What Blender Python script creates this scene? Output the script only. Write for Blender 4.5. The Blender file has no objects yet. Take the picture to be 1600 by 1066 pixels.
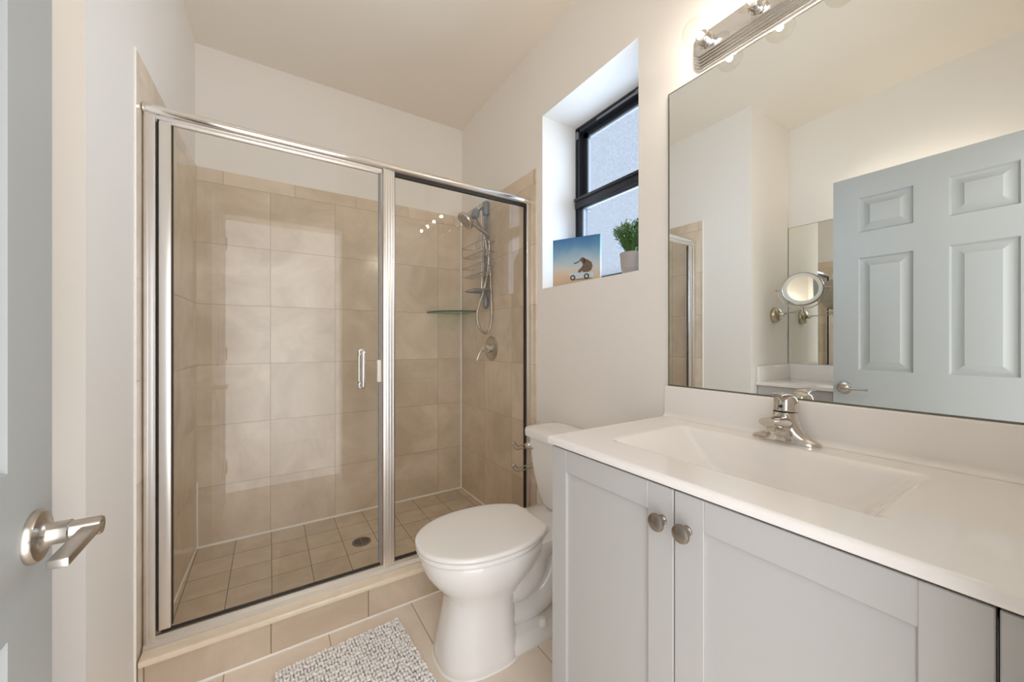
import bpy, bmesh, math, random
from mathutils import Vector, Matrix
random.seed(7)
PI = math.pi
SC = bpy.context.scene
COL = SC.collection

# ------------------------------------------------------------------ camera, world, light, exposure
cam_d = bpy.data.cameras.new('camera')
cam = bpy.data.objects.new('camera', cam_d)
COL.objects.link(cam)
cam.location = (-1.204, 0.0, 1.142)
cam.rotation_euler = (math.radians(90), 0, math.radians(-32.76))
cam_d.sensor_width = 36.0
cam_d.lens = 589.0 / 1600.0 * 36.0
cam_d.clip_start = 0.02
SC.camera = cam

world = bpy.data.worlds.new('world')
SC.world = world
world.use_nodes = True
wbg = world.node_tree.nodes['Background']
wbg.inputs[0].default_value = (0.88, 0.91, 1.0, 1)
wbg.inputs[1].default_value = 0.22

vs = SC.view_settings
vs.view_transform = 'Standard'
vs.look = 'None'
vs.gamma = 1.0
vs.use_curve_mapping = False
vs.exposure = 0.87
SC.cycles.max_bounces = 14
SC.cycles.diffuse_bounces = 8
SC.cycles.glossy_bounces = 8
SC.cycles.transparent_max_bounces = 24
SC.cycles.sample_clamp_indirect = 4.0
SC.cycles.use_denoising = True

BULB_POWER = 2.0
RECESS_BULB_POWER = 1.2
WINDOW_POWER = 24.5
DOORWAY_POWER = 9.0


def area_light(name, loc, rot, sx, sy, power, color):
    d = bpy.data.lights.new(name, 'AREA')
    d.shape = 'RECTANGLE'
    d.size = sx
    d.size_y = sy
    d.energy = power
    d.color = color
    o = bpy.data.objects.new(name, d)
    COL.objects.link(o)
    o.location = loc
    o.rotation_euler = rot
    return o


# daylight falling in through the frosted window (placed outside the panes, aimed into the room)
area_light('window_daylight', (0.46, 1.27, 1.9), (0, math.radians(90), 0), 1.6, 1.7, WINDOW_POWER, (0.66, 0.83, 1.0)).data.spread = math.radians(125)
# daylight of the next room, coming in through the open doorway behind the camera
area_light('next_room_daylight', (-1.10, -0.17, 1.03), (math.radians(90), 0, 0), 0.86, 2.06, DOORWAY_POWER, (0.98, 0.985, 1.0))


# ------------------------------------------------------------------ materials
def lin(r, g, b):
    def f(c):
        c /= 255.0
        return c / 12.92 if c <= 0.04045 else ((c + 0.055) / 1.055) ** 2.4
    return (f(r), f(g), f(b), 1)


def new_mat(name):
    m = bpy.data.materials.new(name)
    m.use_nodes = True
    return m, m.node_tree.nodes, m.node_tree.links, m.node_tree.nodes['Principled BSDF']


def mat(name, color, rough=0.5, metal=0.0, spec=0.5, noise=0.0, nscale=20.0, bump=0.0, bscale=200.0, coat=0.0):
    m, N, L, P = new_mat(name)
    P.inputs['Base Color'].default_value = color
    P.inputs['Roughness'].default_value = rough
    P.inputs['Metallic'].default_value = metal
    P.inputs['Specular IOR Level'].default_value = spec
    P.inputs['Coat Weight'].default_value = coat
    P.inputs['Coat Roughness'].default_value = 0.05
    geo = N.new('ShaderNodeNewGeometry')
    if noise:
        n = N.new('ShaderNodeTexNoise')
        n.inputs['Scale'].default_value = nscale
        n.inputs['Detail'].default_value = 4
        L.new(geo.outputs['Position'], n.inputs['Vector'])
        mx = N.new('ShaderNodeMix')
        mx.data_type = 'RGBA'
        mx.inputs['A'].default_value = tuple(c * (1 - noise) for c in color[:3]) + (1,)
        mx.inputs['B'].default_value = tuple(min(1, c * (1 + noise)) for c in color[:3]) + (1,)
        L.new(n.outputs['Fac'], mx.inputs['Factor'])
        L.new(mx.outputs['Result'], P.inputs['Base Color'])
    if bump:
        n2 = N.new('ShaderNodeTexNoise')
        n2.inputs['Scale'].default_value = bscale
        n2.inputs['Detail'].default_value = 3
        L.new(geo.outputs['Position'], n2.inputs['Vector'])
        b = N.new('ShaderNodeBump')
        b.inputs['Strength'].default_value = bump
        b.inputs['Distance'].default_value = 0.002
        L.new(n2.outputs['Fac'], b.inputs['Height'])
        L.new(b.outputs['Normal'], P.inputs['Normal'])
    return m


def tile_mat(name, c1, c2, grout, ax, pitch, off, gw=0.0025, rough=0.3, vary=0.12, stag=None, nscale=3.0, spec=0.5):
    """square tiles with grout lines, laid out on two world axes"""
    m, N, L, P = new_mat(name)
    geo = N.new('ShaderNodeNewGeometry')
    sep = N.new('ShaderNodeSeparateXYZ')
    L.new(geo.outputs['Position'], sep.inputs[0])

    def math_(op, a, b=None):
        n = N.new('ShaderNodeMath')
        n.operation = op
        for i, v in enumerate((a, b)):
            if v is None:
                continue
            if isinstance(v, (int, float)):
                n.inputs[i].default_value = v
            else:
                L.new(v, n.inputs[i])
        return n.outputs[0]
    us, fl = [], []
    for k in (0, 1):
        v = math_('DIVIDE', math_('SUBTRACT', sep.outputs['XYZ'.index(ax[k])], off[k]), pitch[k])
        us.append(v)
    if stag:   # the cut strip on top is offset by half a tile
        above = math_('GREATER_THAN', sep.outputs['XYZ'.index(ax[1])], stag)
        us[0] = math_('ADD', us[0], math_('MULTIPLY', above, 0.64))
    edges = []
    for k in (0, 1):
        fr = math_('FRACT', us[k])
        fl.append(math_('FLOOR', us[k]))
        d = math_('MINIMUM', fr, math_('SUBTRACT', 1.0, fr))
        edges.append(math_('MULTIPLY', d, pitch[k]))
    dist = math_('MINIMUM', edges[0], edges[1])
    isg = math_('LESS_THAN', dist, gw * 0.5)
    comb = N.new('ShaderNodeCombineXYZ')
    L.new(fl[0], comb.inputs[0])
    L.new(fl[1], comb.inputs[1])
    wn = N.new('ShaderNodeTexWhiteNoise')
    wn.noise_dimensions = '3D'
    L.new(comb.outputs[0], wn.inputs['Vector'])
    # every tile shows its own piece of the stone pattern
    vadd = N.new('ShaderNodeVectorMath')
    vadd.operation = 'MULTIPLY_ADD'
    L.new(wn.outputs['Color'], vadd.inputs[0])
    vadd.inputs[1].default_value = (7, 7, 7)
    L.new(geo.outputs['Position'], vadd.inputs[2])
    n1 = N.new('ShaderNodeTexNoise')
    n1.inputs['Scale'].default_value = nscale
    n1.inputs['Detail'].default_value = 7
    n1.inputs['Roughness'].default_value = 0.62
    n1.inputs['Distortion'].default_value = 0.6
    L.new(vadd.outputs[0], n1.inputs['Vector'])
    rmp = N.new('ShaderNodeMapRange')
    rmp.inputs['From Min'].default_value = 0.36
    rmp.inputs['From Max'].default_value = 0.64
    L.new(n1.outputs['Fac'], rmp.inputs['Value'])
    mx = N.new('ShaderNodeMix')
    mx.data_type = 'RGBA'
    mx.inputs['A'].default_value = c1
    mx.inputs['B'].default_value = c2
    L.new(rmp.outputs[0], mx.inputs['Factor'])
    hsv = N.new('ShaderNodeHueSaturation')
    val = math_('ADD', math_('MULTIPLY', wn.outputs['Value'], vary), 1.0 - vary / 2)
    L.new(val, hsv.inputs['Value'])
    L.new(mx.outputs['Result'], hsv.inputs['Color'])
    mg = N.new('ShaderNodeMix')
    mg.data_type = 'RGBA'
    L.new(isg, mg.inputs['Factor'])
    L.new(hsv.outputs[0], mg.inputs['A'])
    mg.inputs['B'].default_value = grout
    L.new(mg.outputs['Result'], P.inputs['Base Color'])
    ro = math_('ADD', math_('MULTIPLY', isg, 0.4), rough)
    L.new(ro, P.inputs['Roughness'])
    P.inputs['Specular IOR Level'].default_value = spec
    b = N.new('ShaderNodeBump')
    b.inputs['Strength'].default_value = 0.4
    b.inputs['Distance'].default_value = 0.001
    L.new(math_('SUBTRACT', 1.0, isg), b.inputs['Height'])
    L.new(b.outputs['Normal'], P.inputs['Normal'])
    return m


def glass_mat(name, tint, ior=1.9, rough=0.0):
    m, N, L, P = new_mat(name)
    N.remove(P)
    out = N['Material Output']
    tr = N.new('ShaderNodeBsdfTransparent')
    tr.inputs[0].default_value = tint
    gl = N.new('ShaderNodeBsdfGlossy')
    gl.inputs['Roughness'].default_value = rough
    fr = N.new('ShaderNodeFresnel')
    fr.inputs['IOR'].default_value = ior
    geo = N.new('ShaderNodeNewGeometry')
    inv = N.new('ShaderNodeMath')
    inv.operation = 'SUBTRACT'
    inv.inputs[0].default_value = 1.0
    L.new(geo.outputs['Backfacing'], inv.inputs[1])
    mul = N.new('ShaderNodeMath')
    mul.operation = 'MULTIPLY'
    L.new(fr.outputs[0], mul.inputs[0])
    L.new(inv.outputs[0], mul.inputs[1])
    mx = N.new('ShaderNodeMixShader')
    L.new(mul.outputs[0], mx.inputs[0])
    L.new(tr.outputs[0], mx.inputs[1])
    L.new(gl.outputs[0], mx.inputs[2])
    L.new(mx.outputs[0], out.inputs[0])
    return m


def frost_mat(name, share, speck):
    """obscured window glass: part of the daylight passes, part is scattered by the pebbled face"""
    m, N, L, P = new_mat(name)
    N.remove(P)
    out = N['Material Output']
    tr = N.new('ShaderNodeBsdfTransparent')
    tr.inputs[0].default_value = (0.95, 0.97, 1, 1)
    tl = N.new('ShaderNodeBsdfTranslucent')
    geo = N.new('ShaderNodeNewGeometry')
    n = N.new('ShaderNodeTexNoise')
    n.inputs['Scale'].default_value = 220
    n.inputs['Detail'].default_value = 2
    L.new(geo.outputs['Position'], n.inputs['Vector'])
    r = N.new('ShaderNodeMapRange')
    r.inputs['From Min'].default_value = 0.3
    r.inputs['From Max'].default_value = 0.7
    r.inputs['To Min'].default_value = share - speck
    r.inputs['To Max'].default_value = share + speck
    L.new(n.outputs['Fac'], r.inputs['Value'])
    tl.inputs[0].default_value = (0.9, 0.92, 0.95, 1)
    mx = N.new('ShaderNodeMixShader')
    L.new(r.outputs[0], mx.inputs[0])
    L.new(tr.outputs[0], mx.inputs[1])
    L.new(tl.outputs[0], mx.inputs[2])
    L.new(mx.outputs[0], out.inputs[0])
    return m


M = {}
M['wall'] = mat('wall_paint', lin(241, 237, 232), 0.6, spec=0.3, bump=0.08, bscale=350)
M['ceil'] = mat('ceiling_paint', lin(240, 233, 222), 0.8, spec=0.2, bump=0.08, bscale=250)
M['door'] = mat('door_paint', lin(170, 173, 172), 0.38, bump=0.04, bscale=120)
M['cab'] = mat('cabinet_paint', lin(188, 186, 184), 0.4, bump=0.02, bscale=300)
M['dark'] = mat('dark_gap', lin(50, 45, 40), 0.8)
M['marble'] = mat('cultured_marble', lin(243, 239, 236), 0.12, spec=0.5, coat=0.4, noise=0.015, nscale=6)
M['porc'] = mat('porcelain', lin(242, 239, 236), 0.12, spec=0.5, coat=0.5)
M['seat'] = mat('seat_plastic', lin(243, 240, 237), 0.2, spec=0.5)
M['chrome'] = mat('chrome', (0.83, 0.82, 0.80, 1), 0.06, 1.0)
M['brushed'] = mat('brushed_nickel', (0.55, 0.51, 0.46, 1), 0.26, 1.0)
M['knobm'] = mat('dark_nickel', (0.34, 0.30, 0.26, 1), 0.3, 1.0)
M['brass'] = mat('aged_nickel', (0.58, 0.50, 0.36, 1), 0.28, 1.0)
M['faucet'] = mat('faucet_chrome', (0.66, 0.62, 0.57, 1), 0.08, 1.0)
M['alu'] = mat('bright_aluminium', (0.84, 0.82, 0.80, 1), 0.33, 1.0)
M['alud'] = mat('satin_aluminium', (0.72, 0.68, 0.63, 1), 0.45, 1.0)
M['alup'] = mat('polished_aluminium', (0.88, 0.86, 0.84, 1), 0.1, 1.0)
M['gasket'] = mat('black_gasket', lin(40, 33, 28), 0.6)
M['mirror'] = mat('mirror_silver', (0.90, 0.92, 0.90, 1), 0.0, 1.0)
M['mirroredge'] = mat('mirror_edge', lin(120, 118, 105), 0.3, 0.5)
M['glass'] = glass_mat('shower_glass', (0.988, 0.992, 0.985, 1), 1.62)
M['greenglass'] = glass_mat('shelf_glass', (0.62, 0.80, 0.70, 1), 1.6)
M['greenedge'] = mat('shelf_glass_edge', lin(45, 80, 65), 0.15)
M['bulbglass'] = glass_mat('bulb_glass', (0.97, 0.96, 0.94, 1), 1.5)
M['frost'] = frost_mat('frosted_window_glass', 0.045, 0.032)
M['frame'] = mat('dark_bronze_frame', lin(52, 55, 62), 0.35, 0.3)
M['caulk'] = mat('white_caulk', lin(250, 246, 240), 0.5)
M['rug'] = mat('grey_chenille', lin(246, 243, 240), 0.95, spec=0.1, noise=0.08, nscale=60)
M['rugbase'] = mat('rug_backing', lin(190, 187, 183), 0.95, spec=0.1)
M['rubber'] = mat('white_plastic', lin(236, 232, 226), 0.4)
M['drain'] = mat('drain_metal', (0.28, 0.25, 0.22, 1), 0.4, 0.9)
M['hole'] = mat('drain_hole', lin(25, 22, 20), 0.9)
M['leaf'] = mat('plastic_leaf', lin(96, 132, 70), 0.45, noise=0.45, nscale=45)
M['pot'] = mat('grey_pot', lin(178, 170, 166), 0.6)
M['soil'] = mat('soil', lin(40, 32, 25), 0.9)
M['ring'] = mat('frosted_ring', lin(238, 238, 232), 0.4)
M['sill'] = mat('marble_sill', lin(238, 222, 200), 0.25, noise=0.09, nscale=26, coat=0.2)
M['plate'] = mat('mirror_chrome_plate', (0.80, 0.78, 0.76, 1), 0.05, 1.0)
M['greyplastic'] = mat('grey_plastic', lin(140, 143, 148), 0.35, 0.5)
TC1, TC2, TG = lin(208, 190, 167), lin(230, 214, 195), lin(174, 153, 129)
M['tile_xz'] = tile_mat('wall_tile_back', TC1, TC2, TG, 'XZ', (0.336, 0.3235), (-1.199, 0.0445), stag=1.9855, rough=0.16, vary=0.05)
M['tile_yz'] = tile_mat('wall_tile_side', TC1, TC2, TG, 'YZ', (0.336, 0.3235), (1.86, 0.0445), stag=1.9855, rough=0.16, vary=0.05)
M['tile_curb'] = tile_mat('curb_tile', lin(200, 181, 160), lin(220, 203, 184), lin(146, 126, 106), 'XZ', (0.338, 2.0), (-1.199, -0.6), gw=0.004, rough=0.3)
M['tile_sfl'] = tile_mat('shower_floor_tile', lin(204, 187, 165), lin(222, 207, 187), lin(140, 122, 102), 'XY', (0.162, 0.162), (-1.195, 2.06), gw=0.0035, rough=0.35, vary=0.08, nscale=5)
M['tile_fl'] = tile_mat('floor_tile', lin(232, 217, 200), lin(245, 234, 220), lin(186, 164, 142), 'XY', (0.325, 0.65), (-1.01, 1.14), gw=0.004, rough=0.35, vary=0.05)
mp = bpy.data.materials.new('canvas_print')


def emis(name, color, strength):
    m, N, L, P = new_mat(name)
    P.inputs['Base Color'].default_value = (0, 0, 0, 1)
    P.inputs['Emission Color'].default_value = color
    P.inputs['Emission Strength'].default_value = strength
    return m


M['filament'] = emis('bulb_filament', (1.0, 0.80, 0.55, 1), 30.0)


# ------------------------------------------------------------------ mesh helpers
class MB:
    def __init__(s):
        s.bm = bmesh.new()

    def _xf(s, vs_, mtx):
        if mtx is not None:
            bmesh.ops.transform(s.bm, matrix=mtx, verts=vs_)

    def box(s, lo, hi, bev=0.0, seg=2, mtx=None):
        r = bmesh.ops.create_cube(s.bm, size=1.0)
        vs_ = r['verts']
        c = [(a + b) / 2 for a, b in zip(lo, hi)]
        d = [abs(b - a) for a, b in zip(lo, hi)]
        bmesh.ops.transform(s.bm, matrix=Matrix.Translation(c) @ Matrix.Diagonal((d[0], d[1], d[2], 1)), verts=vs_)
        if bev:
            es = list({e for v in vs_ for e in v.link_edges})
            r = bmesh.ops.bevel(s.bm, geom=es, offset=min(bev, min(d) * 0.49), segments=seg, profile=0.5, affect='EDGES')
            vs_ = [v for v in r['verts']]
        s._xf(vs_, mtx)
        return s

    def rings(s, rings, cap0=True, cap1=True, closed=True, loop=False):
        """skin a list of equally long point rings"""
        V = [[s.bm.verts.new(p) for p in r] for r in rings]
        n = len(V[0])
        pairs = list(zip(V[:-1], V[1:]))
        if loop:
            pairs.append((V[-1], V[0]))
        for a, b in pairs:
            for i in range(n if closed else n - 1):
                j = (i + 1) % n
                try:
                    s.bm.faces.new((a[i], a[j], b[j], b[i]))
                except ValueError:
                    pass
        if closed and not loop:
            if cap0:
                s.bm.faces.new(list(reversed(V[0])))
            if cap1:
                s.bm.faces.new(V[-1])
        return s

    def tube(s, pts, r, n=10, closed=False, smooth=0):
        P_ = [Vector(p) for p in pts]
        if smooth:
            P_ = catmull(P_, smooth, closed)
        R = r if callable(r) else (lambda t: r)
        out = []
        m_ = len(P_)
        up = None
        for i, p in enumerate(P_):
            if closed:
                t = (P_[(i + 1) % m_] - P_[i - 1]).normalized()
            else:
                t = (P_[min(i + 1, m_ - 1)] - P_[max(i - 1, 0)]).normalized()
            if up is None:
                up = t.orthogonal().normalized()
            else:
                up = (up - t * up.dot(t))
                up = up.normalized() if up.length > 1e-6 else t.orthogonal().normalized()
            b = t.cross(up)
            rr = R(i / max(1, m_ - 1))
            out.append([p + (up * math.cos(2 * PI * k / n) + b * math.sin(2 * PI * k / n)) * rr for k in range(n)])
        return s.rings(out, loop=closed)

    def lathe(s, prof, org=(0, 0, 0), axis=(0, 0, 1), n=32, sx=1.0, cap=True):
        """prof: list of (radius, height) along axis; sx squashes one lateral direction"""
        a = Vector(axis).normalized()
        q = Vector((0, 0, 1)).rotation_difference(a)
        o = Vector(org)
        out = []
        for r, h in prof:
            r = max(r, 1e-5)
            out.append([o + q @ Vector((r * sx * math.cos(2 * PI * k / n), r * math.sin(2 * PI * k / n), h)) for k in range(n)])
        return s.rings(out, cap, cap)

    def prism(s, poly, vec):
        v = Vector(vec)
        return s.rings([[Vector(p) for p in poly], [Vector(p) + v for p in poly]])

    def quad(s, a, b, c, d):
        s.bm.faces.new([s.bm.verts.new(p) for p in (a, b, c, d)])
        return s

    def sphere(s, c, r, n=16, sc=(1, 1, 1), rot=None):
        res = bmesh.ops.create_uvsphere(s.bm, u_segments=n, v_segments=max(6, n // 2), radius=r)
        mt = Matrix.Translation(c) @ (rot.to_4x4() if rot else Matrix.Identity(4)) @ Matrix.Diagonal((sc[0], sc[1], sc[2], 1))
        bmesh.ops.transform(s.bm, matrix=mt, verts=res['verts'])
        return s

    def xf(s, mtx):
        bmesh.ops.transform(s.bm, matrix=mtx, verts=s.bm.verts)
        return s


def catmull(P_, k, closed=False):
    out = []
    n = len(P_)
    rng = range(n) if closed else range(n - 1)
    for i in rng:
        if closed:
            p0, p1, p2, p3 = P_[i - 1], P_[i], P_[(i + 1) % n], P_[(i + 2) % n]
        else:
            p0, p1, p2, p3 = P_[max(i - 1, 0)], P_[i], P_[i + 1], P_[min(i + 2, n - 1)]
        for j in range(k):
            t = j / k
            out.append(0.5 * ((2 * p1) + (p2 - p0) * t + (2 * p0 - 5 * p1 + 4 * p2 - p3) * t * t + (3 * p1 - p0 - 3 * p2 + p3) * t ** 3))
    if not closed:
        out.append(P_[-1])
    return out


WL = {}   # world location of every object's origin


def props(o, label=None, cat=None, group=None, kind=None):
    if label:
        o['label'] = label
    if cat:
        o['category'] = cat
    if group:
        o['group'] = group
    if kind:
        o['kind'] = kind
    return o


def build(name, mb, m, parent=None, base=None, smooth=40, label=None, cat=None, group=None, kind=None, mats=None, modify=None):
    """link one mesh object; the mesh was modelled at world position"""
    bm = mb.bm
    bmesh.ops.recalc_face_normals(bm, faces=bm.faces)
    if parent is not None:
        org = WL[parent.name]
    else:
        if base is None:
            xs = [v.co for v in bm.verts]
            base = (sum((min(v[i] for v in xs), max(v[i] for v in xs))) / 2 for i in range(3))
            base = list(base)
            base[2] = min(v.z for v in xs)
        org = Vector(base)
    bmesh.ops.translate(bm, verts=bm.verts, vec=-org)
    me = bpy.data.meshes.new(name)
    bm.to_mesh(me)
    bm.free()
    if smooth:
        me.shade_smooth()
        me.set_sharp_from_angle(angle=math.radians(smooth))
    for mm in (mats or [m]):
        me.materials.append(mm)
    o = bpy.data.objects.new(name, me)
    COL.objects.link(o)
    if parent is not None:
        o.parent = parent
    else:
        o.location = org
    WL[o.name] = org.copy()
    return props(o, label, cat, group, kind)


def thing(name, loc, label, cat, group=None):
    o = bpy.data.objects.new(name, None)
    COL.objects.link(o)
    o.location = loc
    o.empty_display_size = 0.05
    WL[o.name] = Vector(loc)
    return props(o, label, cat, group)


def struct(name, mb, m, label, cat, smooth=0, mats=None):
    return build(name, mb, m, smooth=smooth, label=label, cat=cat, kind='structure', mats=mats)


def box(lo, hi, bev=0.0, seg=2):
    return MB().box(lo, hi, bev, seg)


# ------------------------------------------------------------------ the setting
def zc(y):               # ceiling height
    return 2.706 + 0.03 * (2.555 - y)


def xl(y):               # left wall line (runs slightly askew)
    return -1.524 - 0.0325 * (2.555 - y)


YB = 2.560               # back wall, drywall face
YC = 1.280               # corner where the left wall turns into the vanity recess
XR = -2.140              # back of the recess
YF = 0.020               # inner face of the wall with the door

struct('floor', box((-2.40, -1.6, -0.08), (0.30, 2.80, 0.0)), M['tile_fl'], 'beige square-tiled bathroom floor', 'floor')
b = MB()
b.prism([(-2.5, -0.14, zc(-0.14)), (0.4, -0.14, zc(-0.14)), (0.4, 2.8, zc(2.8)), (-2.5, 2.8, zc(2.8))], (0, 0, 0.12))
struct('ceiling', b, M['ceil'], 'plain cream ceiling over the whole bathroom', 'ceiling')

ZT = 2.82
struct('wall_back', box((-1.75, YB, 0), (0.0, YB + 0.14, ZT)), M['wall'], 'cream end wall above and behind the shower tiles', 'wall')
b = MB()
b.prism([(xl(YC) - 0.0, YC, 0), (xl(YB) - 0.008, YB, 0), (-2.5, YB, 0), (-2.5, YC, 0)], (0, 0, ZT))
struct('wall_left', b, M['wall'], 'pale left wall between the shower and the vanity recess', 'wall')
struct('wall_recess', box((XR - 0.14, -0.14, 0), (XR, YC, ZT)), M['wall'], 'cream wall at the back of the vanity recess', 'wall')

# window wall: one mesh around the window opening
WY0, WY1, WZ0, WZ1 = 0.964, 1.576, 1.416, 2.321
b = MB()
for lo, hi in (((0, -0.14, 0), (0.30, WY0, ZT)), ((0, WY1, 0), (0.30, YB + 0.14, ZT)),
               ((0, WY0, 0), (0.30, WY1, WZ0)), ((0, WY0, WZ1), (0.30, WY1, ZT))):
    b.box(lo, hi)
struct('wall_right', b, M['wall'], 'cream right wall with the deep window niche', 'wall')

# wall with the doorway, behind the camera
b = MB()
DX0, DX1, DZ = -1.500, -0.700, 2.045
b.box((XR, -0.14, 0), (DX0, YF, ZT)).box((DX1, -0.14, 0), (0, YF, ZT)).box((DX0, -0.14, DZ), (DX1, YF, ZT))
struct('wall_front', b, M['wall'], 'cream wall with the doorway opposite the shower', 'wall')

# tile cladding of the shower
TT = 2.066
build('tile_cladding', box((xl(YB) - 0.004, YB - 0.008, 0.0), (-0.008, YB, 2.058)), M['tile_xz'], base=None, smooth=0,
      label='beige stone-look tiles on the shower end wall', cat='wall', kind='structure').name = 'trim_1'
build('t', box((-0.008, 1.625, 0.0), (0.0, YB, TT)), M['tile_yz'], smooth=0,
      label='beige stone-look tiles on the shower wall with the valve', cat='wall', kind='structure').name = 'trim_2'
b = MB()
ye = 1.615
b.prism([(xl(ye) - 0.008, ye, 0), (xl(ye) + 0.002, ye, 0), (xl(YB), YB - 0.008, 0), (xl(YB) - 0.008, YB - 0.008, 0)], (0, 0, 2.052))
build('t', b, M['tile_yz'], smooth=0, label='beige stone-look tiles on the left shower wall', cat='wall', kind='structure').name = 'trim_3'
# shower base, curb and sill
b = MB()
b.prism([(xl(1.63), 1.63, 0), (-0.008, 1.63, 0), (-0.008, YB - 0.008, 0), (xl(YB), YB - 0.008, 0)], (0, 0, 0.055))
struct('shower_floor', b, M['tile_sfl'], 'small square beige tiles of the shower floor', 'floor')
curb = struct('shower_curb', box((xl(1.64) + 0.003, 1.626, 0.0), (-0.008, 1.742, 0.120)), M['tile_curb'], 'tiled step under the shower glass', 'curb')
build('sill', box((xl(1.64) + 0.004, 1.612, 0.1195), (-0.009, 1.752, 0.142), 0.006), M['sill'], curb, label='cream marble sill on the step')
b = MB()
b.tube([(xl(1.62) + 0.004, 1.623, 0.002), (-0.0, 1.623, 0.002)], 0.005, 6)
build('caulk_line', b, M['caulk'], curb)
b = MB()
zf = 0.057
yb_ = YB - 0.010
b.tube([(xl(1.75), 1.76, zf), (xl(yb_) + 0.002, yb_, zf), (-0.010, yb_, zf), (-0.010, 1.76, zf)], 0.0075, 6)
b.tube([(xl(yb_) + 0.002, yb_, zf), (xl(yb_) + 0.001, yb_, 0.40)], 0.005, 6)
b.tube([(-0.010, yb_, zf), (-0.010, yb_, 2.05)], 0.0060, 6)
build('t', b, M['caulk'], label='white caulk lines in the shower corners', cat='trim', kind='structure').name = 'trim_4'
b = MB()
b.tube([(xl(1.605) + 0.001, 1.611, 0.0), (xl(1.605) + 0.001, 1.611, 2.05)], 0.0035, 6)
build('t', b, M['caulk'], label='white caulk edge of the left shower tiles', cat='trim', kind='structure').name = 'trim_5'
# door jamb and casing of the doorway
b = MB()
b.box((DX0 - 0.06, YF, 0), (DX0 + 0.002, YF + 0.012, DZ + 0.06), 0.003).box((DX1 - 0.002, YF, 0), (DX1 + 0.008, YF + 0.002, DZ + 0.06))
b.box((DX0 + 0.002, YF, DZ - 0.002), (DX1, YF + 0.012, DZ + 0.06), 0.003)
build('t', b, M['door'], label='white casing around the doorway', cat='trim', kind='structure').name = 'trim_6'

# ------------------------------------------------------------------ window
win = thing('window_1', (0.235, 1.27, WZ0), 'dark framed frosted window deep in the right wall niche', 'window')
win['kind'] = 'structure'
fx = 0.235
b = MB()
b.box((fx, WY1 - 0.030, WZ0), (fx + 0.06, WY1, WZ1)).box((fx, WY0, WZ0), (fx + 0.06, WY0 + 0.030, WZ1))
b.box((fx, WY0, WZ1 - 0.030), (fx + 0.06, WY1, WZ1)).box((fx, WY0, WZ0), (fx + 0.06, WY1, WZ0 + 0.055))
b.box((fx - 0.004, WY1 - 0.010, WZ0), (fx + 0.0, WY1, WZ1)).box((fx - 0.004, WY0, WZ1 - 0.010), (fx, WY1, WZ1))
build('window_frame', b, M['frame'], win, smooth=0)
# upper sash (set back), lower sash (in front)
b = MB()
sx = fx + 0.030
b.box((sx, WY1 - 0.062, 1.86), (sx + 0.02, WY1 - 0.030, WZ1 - 0.03)).box((sx, WY0 + 0.03, 1.86), (sx + 0.02, WY0 + 0.06, WZ1 - 0.03))
b.box((sx, WY0 + 0.03, WZ1 - 0.058), (sx + 0.02, WY1 - 0.03, WZ1 - 0.03))
us = build('upper_sash', b, M['frame'], win, smooth=0)
b = MB().box((sx - 0.006, WY1 - 0.074, 1.88), (sx + 0.01, WY1 - 0.064, WZ1 - 0.06)).box((sx - 0.006, WY0 + 0.06, WZ1 - 0.070), (sx + 0.01, WY1 - 0.064, WZ1 - 0.060))
build('glazing_bead', b, M['greyplastic'], us, smooth=0)
b = MB().box((sx + 0.004, WY0 + 0.058, 1.89), (sx + 0.010, WY1 - 0.062, WZ1 - 0.056))
build('upper_pane', b, M['frost'], us, smooth=0)
b = MB()
lx = fx - 0.002
b.box((lx, WY1 - 0.055, WZ0 + 0.045), (lx + 0.022, WY1 - 0.022, 1.90)).box((lx, WY0 + 0.022, WZ0 + 0.045), (lx + 0.022, WY0 + 0.055, 1.90))
b.box((lx - 0.018, WY0 + 0.012, 1.868), (lx + 0.026, WY1 - 0.012, 1.922), 0.004).box((lx - 0.026, WY0 + 0.012, 1.908), (lx, WY1 - 0.012, 1.924), 0.003)
b.box((lx, WY0 + 0.03, WZ0 + 0.02), (lx + 0.022, WY1 - 0.03, WZ0 + 0.06))
ls = build('lower_sash', b, M['frame'], win, smooth=30)
b = MB().box((lx - 0.004, WY1 - 0.066, WZ0 + 0.06), (lx + 0.012, WY1 - 0.056, 1.866)).box((lx - 0.004, WY0 + 0.055, 1.858), (lx + 0.012, WY1 - 0.056, 1.866))
build('glazing_bead', b, M['greyplastic'], ls, smooth=0)
b = MB().box((lx + 0.008, WY0 + 0.053, WZ0 + 0.058), (lx + 0.014, WY1 - 0.053, 1.870))
build('lower_pane', b, M['frost'], ls, smooth=0)
b = MB().box((fx - 0.002, 1.16, WZ1 - 0.026), (fx + 0.012, 1.42, WZ1 - 0.012), 0.002).box((fx - 0.006, 1.13, WZ1 - 0.028), (fx + 0.01, 1.165, WZ1 - 0.010), 0.003)
b.box((fx - 0.008, WY1 - 0.024, WZ1 - 0.062), (fx + 0.004, WY1 - 0.002, WZ1 - 0.022), 0.003)
build('sash_balance', b, M['greyplastic'], win)

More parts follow.
